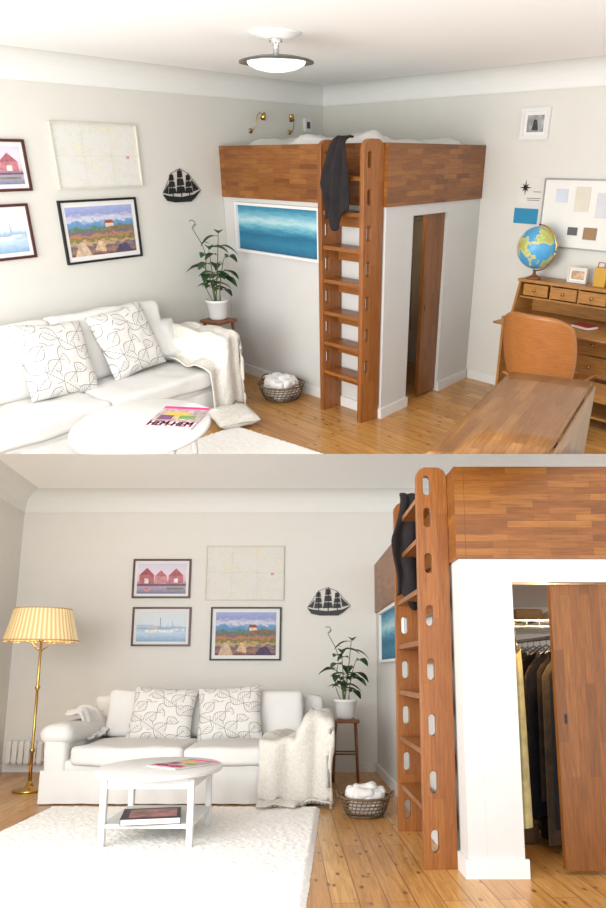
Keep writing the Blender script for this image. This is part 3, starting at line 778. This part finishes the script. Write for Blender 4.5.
# ------------------------------------------------------------ desk corner (A)
DT=-1.26
Dk=BWp(DT,.03,0)
root=thing('secretary_desk','oak secretary desk with drawers and open writing flap','desk',Dk)
w=1.16
mb=MB()
for sx in(-1,1): mb.box((sx*(w/2-.012),-.21,.37),(.024,.40,.74))
mb.box((0,-.21,.745),(w,.42,.022)).box((0,-.21,.09),(w-.05,.40,.02)).box((0,-.012,.4),(w-.05,.012,.62))
part('body',root,mb,DESKW)
mb=MB()
for sx in(-1,1): mb.prism([(-.01,.757),(-.30,.757),(-.22,1.02),(-.01,1.04)],-.011,.011,M=Matrix(((0,0,1,sx*(w/2-.012)),(1,0,0,0),(0,1,0,0),(0,0,0,1))))
mb.box((0,-.12,1.035),(w,.24,.022)).box((0,-.12,.90),(w-.05,.21,.015)).box((0,-.014,.9),(w-.05,.012,.28))
for k in(-.26,.0,.26): mb.box((k,-.12,.97),(.014,.2,.13))
part('shelf_unit',root,mb,DESKW)
part('writing_flap',root,MB().rbox((0,-.53,.745),(w/2-.07,.11,.011),.008,6),DESKW)
def knob(par,x,y,z): part('knob',par,MB().lathe([(0,0),(.006,0),(.006,.012),(.012,.016),(.012,.022),(0,.025)],14,M=T(x,y,z)@Matrix.Rotation(math.radians(90),4,'X')),BRASS)
for i,x in enumerate((-.40,-.13,.13,.40)):
    d=part('drawer',root,MB().box((x,-.225,.965),(.235,.02,.09)),DESKW);knob(d,x,-.235,.965)
for i,z in enumerate((.66,.49,.30)):
    d=part('drawer',root,MB().box((.30,-.41,z),(.48,.02,.155)),DESKW);knob(d,.30,-.42,z)
g=thing('globe','light blue desk globe on a wooden stand on the desk','globe',Dk@T(-.47,-.175,1.047))
part('base',g,MB().lathe([(0,0),(.06,0),(.06,.012),(.04,.02),(.015,.035),(.012,.06),(0,.06)],28),STOOLW)
part('sphere',g,MB().lathe([(.165*math.sin(math.pi*k/24),.245-.165*math.cos(math.pi*k/24)) for k in range(25)],40,cap=False),GLOBE)
part('meridian',g,MB().tube([(.178*math.sin(a),0,.245-.178*math.cos(a)) for a in [-.1+3.3*k/24 for k in range(25)]],.006,6),BRASS)
picture('desk_photo','small framed photograph standing on the desk',Dk@T(-.10,-.10,1.108),.17,.12,.012,mat('white_photo_frame',(214,210,200),.4),.015,mat('warm_photo',(190,160,130),.6,var=.4,vs=30),cat='picture')
root=thing('open_book','large open book lying on the writing flap','book',Dk@T(-.24,-.46,.757,12))
for sx in (-1,1):
    def pg(u,v,sx=sx): return (sx*.18*u,-.12+.24*v,.004+.022*math.sin(min(1,u*1.15)*math.pi)*(1-u*.5)+.004*(1-u))
    part('page_block',root,MB().sheet(pg,12,4,thick=.004),PAPER)
part('cover',root,MB().box((0,0,.001),(.37,.25,.002)),mat('book_cloth_brown',(90,60,40),.7))
bookobj(Dk@T(.16,-.34,.757,-15),(.18,.12,.025),(150,44,40),'red notebook lying on the writing desk')
bookobj(Dk@T(.32,-.12,1.047,5),(.2,.14,.04),(70,60,50),'dark book on top of the desk')
root=thing('paper_bag','ochre yellow shopping bag with red cord handles on the desk','bag',Dk@T(.12,-.12,1.047))
part('bag_body',root,MB().prism([(-.05,-.035),(.05,-.035),(.05,.035),(-.05,.035)],0,.14),mat('ochre_bag',(196,150,56),.6))
part('handle',root,MB().tube([(-.03,-.03,.135),(-.025,-.03,.18),(.025,-.03,.18),(.03,-.03,.135)],.004,6),mat('red_cord',(150,30,30),.6))
# notice board
root=thing('whiteboard','white magnetic notice board with aluminium frame','notice board',BWp(-1.09,.001,1.545))
part('panel',root,MB().box((0,-.008,0),(.84,.012,.50)),PAPER)
mb=MB()
for sx in(-1,1): mb.box((sx*.422,-.01,0),(.012,.02,.52))
for sz in(-1,1): mb.box((0,-.01,sz*.255),(.83,.02,.012))
part('frame',root,mb,mat('light_aluminium',(170,172,174),.4,.6))
for (t,z,w_,h_,c_,lb) in ((-.52,1.70,.26,.20,(212,210,202),'white sheet with printed compass rose on the wall'),(-.50,1.51,.24,.12,(40,130,170),'turquoise card pinned to the wall'),(-.84,1.68,.11,.10,(196,204,214),'pale note held on the notice board'),(-1.03,1.66,.13,.18,(208,202,188),'cream note held on the notice board'),(-1.22,1.62,.12,.18,(200,202,206),'light note held on the notice board'),(-.98,1.42,.09,.06,(90,90,90),'dark photo held on the notice board'),(-1.14,1.41,.12,.09,(150,120,90),'brown photo held on the notice board')):
    onb=t<-.7
    M=BWp(t,.017 if onb else .001,z)
    root=thing('pinned_paper',lb,'paper',M)
    part('sheet',root,MB().box((0,-.002,0),(w_,.002,h_)),mat('sheet_%d'%c_[0],c_,.7,var=.05))
    if c_[0]==212:
        st=[]
        for k in range(16):
            a=2*math.pi*k/16;r=.06 if k%4==0 else (.042 if k%2==0 else .018);st.append((-.05+r*math.sin(a),.03+r*math.cos(a)))
        part('compass_rose',root,MB().prism(st,.0035,.005,M=Matrix.Rotation(math.radians(90),4,'X')),BLACK)
        for q,(lx_,lz_,ll) in enumerate(((.04,-.05,.14),(.04,-.065,.12),(.07,0,.08))): part('printed_line',root,MB().box((lx_,-.0035,lz_),(ll,.001,.004)),BLACK)
# chair
pc=P0+d1*.66+d2*(-1.31)
root=thing('desk_chair','orange-brown moulded plywood desk chair with metal legs','chair',RA@T(pc.x,pc.y,0,132))
def seatf(u,v):
    wd=.27*(1-.12*v**3)
    x=(2*u-1)*wd;y=.26-.54*v
    return (x,y,.47+.035*(2*u-1)**2-.02*math.sin(v*math.pi)-(.08*max(0,v-.75)*5*(v-.75)))
part('seat',root,MB().sheet(seatf,16,16,thick=.016),CHW)
def backf(u,v):
    a=2*u-1;wd=.31*(1-.10*v*v*v)*(.86+.14*math.sin(min(1,v*1.6)*math.pi/2))
    e=1-.14*abs(a)**4*(v**3)
    x=a*wd;z=.49+.50*v*e
    return (x,.285-.12*a*a+.09*v,z)
part('backrest',root,MB().sheet(backf,22,18,thick=.018),CHW)
part('pedestal',root,MB().lathe([(0,.09),(.03,.09),(.03,.2),(.018,.21),(.018,.44),(.08,.45),(0,.45)],20),STEEL)
for k in range(5):
    a=2*math.pi*k/5;part('leg',root,MB().tube([(.02*math.cos(a),.02*math.sin(a),.11),(.25*math.cos(a),.25*math.sin(a),.065)],[.018,.012],8),STEEL)
    part('castor',root,MB().lathe([(0,-.012),(.026,-.012),(.028,0),(.026,.012),(0,.012)],16,M=T(.255*math.cos(a),.255*math.sin(a),.028,math.degrees(a))@Matrix.Rotation(math.radians(90),4,'X')),BLACK)
# foreground teak table
ang=math.degrees(math.atan2(4.059-2.805,1.055-.434))
root=thing('side_table','long teak table with drop leaf standing on the floor','table',RA@T(1.09,3.97,0,ang))
part('table_top',root,MB().rbox((-1.1,-.255,.736),(1.1,.255,.014),.008,8),TEAK)
part('drop_leaf',root,MB().rbox((-1.1,-.524,.48),(1.08,.011,.245),.008,8),mat('grey_brown_wood',(150,120,90),.5,var=.1))  # leaf is an even grey-brown, greyer than the teak top
for x in (-.08,-2.1):
    for y in (-.05,-.42): part('leg',root,MB().box((x,y,.36),(.045,.045,.72)),TEAK)
part('apron',root,MB().box((-1.1,-.05,.68),(1.95,.02,.08)),TEAK);part('apron',root,MB().box((-1.1,-.42,.68),(1.95,.02,.08)),TEAK)
# ------------------------------------------------------------ closet contents
GCOL=[(34,32,38),(92,78,62),(60,48,40),(36,38,48),(120,100,76),(28,26,30),(84,64,50),(46,46,54),(24,24,28)]
def garment(M,rgb,ln,w,label,grp):
    root=thing('hanging_garment',label,'clothes',M,grp);s=rgb[0]*.13
    def fn(u,v):
        a=2*math.pi*u;ww=w*(.30+.70*min(1,v*7)**.6)*(1+.1*v);tt=.018*(1+.5*math.sin(u*22+s))
        return (ww/2*math.cos(a),tt*math.sin(a)*(1+v*.6),-.05-ln*v-(.06*abs(math.cos(a))*(1-v*5) if v<.2 else 0))
    part('fabric',root,MB().sheet(fn,28,14),mat('garment_%d_%d_%d'%rgb,rgb,.95,var=.25,vs=18,bs=.5,bscale=30))
    part('hanger',root,MB().tube([(-w*.4,0,-.09),(0,0,-.03),(w*.4,0,-.09)],.006,6).tube([(0,0,-.04),(0,0,0),(.02,0,.02),(.03,0,0)],.0025,5),STEEL)
def closet(R,Q,s,t0,t1,zr,n,ang,grp,off=0,ln=.8):
    x0,y0=Q(s,t0);x1,y1=Q(s,t1)
    root=thing('clothes_rail','chrome clothes rail inside the closet','clothes rail',R.copy())
    part('rod',root,MB().tube([(x0,y0,zr),(x1,y1,zr)],.012,10),CHROME)
    for x,y in ((x0,y0),(x1,y1)): part('bracket',root,MB().tube([(x,y,zr),(x,y,zr+.03)],.007,6),CHROME)
    for k in range(n):
        f=(k+.5)/n;c=GCOL[(k+off)%len(GCOL)]
        garment(R@T(x0+(x1-x0)*f,y0+(y1-y0)*f,zr-.012,ang+(8*math.sin(k*3.3))),c,ln+.12*math.sin(k*2.1),.42,'garment on a hanger inside the closet',grp)
closet(RA,QA,.66,.35,1.7,1.42,10,54+90,'clothes hanging in the upper closet',1,.95)
closet(RB,QBf,.72,.40,1.9,1.16,13,42,'clothes hanging in the lower closet',0,.95)
x,y=QBf(.35,.24);garment(RB@T(x,y,1.16,82),(190,176,122),.92,.18,'pale yellow garment hanging by the closet doorway','clothes hanging in the lower closet')
x,y=QBf(.37,.38);garment(RB@T(x,y,1.16,78),(132,100,56),.85,.18,'ochre brown garment hanging by the closet doorway','clothes hanging in the lower closet')
x,y=QBf(.40,.52);garment(RB@T(x,y,1.16,72),(64,64,76),.85,.18,'grey garment hanging by the closet doorway','clothes hanging in the lower closet')
def wshelf(R,Q,s0,s1,t0,t1,z):
    root=thing('wire_shelf','white wire shelf inside the closet','shelf',R.copy())
    mb=MB()
    for k in range(15):
        s=s0+(s1-s0)*k/14;a=Q(s,t0);b=Q(s,t1);mb.tube([(a[0],a[1],z-.04),(a[0],a[1],z),(b[0],b[1],z)],.004,5)
    for t in (t0,(t0+t1)/2,t1):
        a=Q(s0,t);b=Q(s1,t);mb.tube([(a[0],a[1],z-.006),(b[0],b[1],z-.006)],.007,6)
    a=Q(s0,t0);b=Q(s1,t0);mb.tube([(a[0],a[1],z-.04),(b[0],b[1],z-.04)],.006,6)
    part('grid',root,mb,WHITE)
    for k in range(4):
        p=Q(s0+.13+.24*k,t0+.3)
        c=[(120,108,92),(64,54,46),(150,144,132),(90,70,54)][k]
        solo('folded_textile','folded textile pile on the closet shelf','folded clothes',R@T(p[0],p[1],z+.0065,0),MB().rbox((0,0,.035),(.09,.13,.035),.02,8,.004,9),[mat('textile_%d'%c[0],c,.95)],'folded textiles on the closet shelf')
wshelf(RB,QBf,.2,1.2,.45,2.0,1.25)
wshelf(RA,QA,.2,1.2,.45,1.75,1.49)
for k,(s,c) in enumerate(((.42,(110,88,62)),(.78,(60,52,46)))):
    x,y=QBf(s,.75);root=thing('storage_box','cardboard storage box with lid on the closet floor','box',RB@T(x,y,0,5))
    part('box_body',root,MB().rbox((0,0,.05),(.14,.11,.05),.006,5),mat('box_%d'%c[0],c,.8));part('lid',root,MB().rbox((0,0,.112),(.145,.115,.012),.005,5),mat('box_%d'%c[0],c,.8))
# ------------------------------------------------------------ trim meshes of each room at the dividing plane
bpy.context.view_layer.update()
vcut=(454-530)/700.;c_=math.cos(TA);s_=math.sin(TA)
ra=Vector((0,c_-vcut*s_,-s_-vcut*c_)).normalized()
NP=Vector((1,0,0)).cross(ra).normalized()
if NP.z<0: NP=-NP
def roomof(o):
    r=o
    while r.parent: r=r.parent
    return r
UB=RB.to_3x3()@Vector((0,0,1))
for o in list(MESHES):
    mw=o.matrix_world
    root=roomof(o)
    me=o.data
    if root.name.startswith('cushion'): continue
    isB=((root.matrix_world.to_3x3()@Vector((0,0,1))).normalized()-UB).length<.01
    ds=[(mw@v.co-OA).dot(NP) for v in me.vertices]
    sg=-1 if isB else 1
    if min(d*sg for d in ds)>=0: continue
    bm=bmesh.new();bm.from_mesh(me)
    co=mw.inverted()@OA;no=(mw.to_3x3().transposed()@NP)
    g=bm.verts[:]+bm.edges[:]+bm.faces[:]
    r=bmesh.ops.bisect_plane(bm,geom=g,plane_co=co,plane_no=no,clear_inner=(sg>0),clear_outer=(sg<0))
    ed=[e for e in r['geom_cut'] if isinstance(e,bmesh.types.BMEdge)]
    try: bmesh.ops.edgeloop_fill(bm,edges=ed)
    except Exception: pass
    if len(bm.verts)==0:
        bm.free();MESHES.remove(o);bpy.data.objects.remove(o);continue
    bm.to_mesh(me);bm.free()
# ------------------------------------------------------------ lights
def area(M,sx,sy,p,col,name):
    l=bpy.data.lights.new(name,'AREA');l.shape='RECTANGLE';l.size=sx;l.size_y=sy;l.energy=p;l.color=col
    o=bpy.data.objects.new(name,l);COL.objects.link(o);o.matrix_world=M
def look(R,p,t):
    p=Vector(p);t=Vector(t);q=(t-p).to_track_quat('-Z','Y').to_matrix().to_4x4();return R@Matrix.Translation(p)@q
def point(R,p,e,col,r,name):
    l=bpy.data.lights.new(name,'POINT');l.energy=e;l.color=col;l.shadow_soft_size=r
    o=bpy.data.objects.new(name,l);COL.objects.link(o);o.matrix_world=R@Matrix.Translation(p)
area(look(RA,(-1.6,.6,1.9),(0,6.0,2.2)),2.4,1.6,130,(1,.99,.96),'window_light_upper')
area(look(RB,(-3.4,2.0,1.1),(-.6,6.6,2.2)),2.2,1.8,125,(1,.99,.97),'window_light_lower')
point(RB,(-2.53,6.40,1.34),7,(1,.72,.4),.05,'floor_lamp_bulb')
x,y=QA(.50,.55);point(RA,(x,y,1.5),9,(1,.7,.4),.05,'closet_fill_upper')  # warm fill light added inside the closet, no lamp fitting there
x,y=QBf(.55,.24);point(RB,(x,y,1.34),11,(1,.66,.32),.05,'closet_fill_lower')  # unseen point light added behind the doorway to warm and brighten the clothes
w=bpy.data.worlds.new('world');sc.world=w;w.use_nodes=True
w.node_tree.nodes['Background'].inputs[0].default_value=(.96,.975,1,1);w.node_tree.nodes['Background'].inputs[1].default_value=1.8
# ------------------------------------------------------------ camera
cd=bpy.data.cameras.new('camera');cam=bpy.data.objects.new('camera',cd);COL.objects.link(cam)
cd.sensor_fit='VERTICAL';cd.sensor_height=36;cd.lens=36*700/908.
cd.shift_x=(303-340)/908.;cd.shift_y=(530-454)/908.
cam.location=OA;cam.rotation_euler=(math.pi/2-TA,0,0);cd.clip_start=.05
sc.camera=cam
sc.view_settings.view_transform='Standard'
sc.view_settings.look='None'
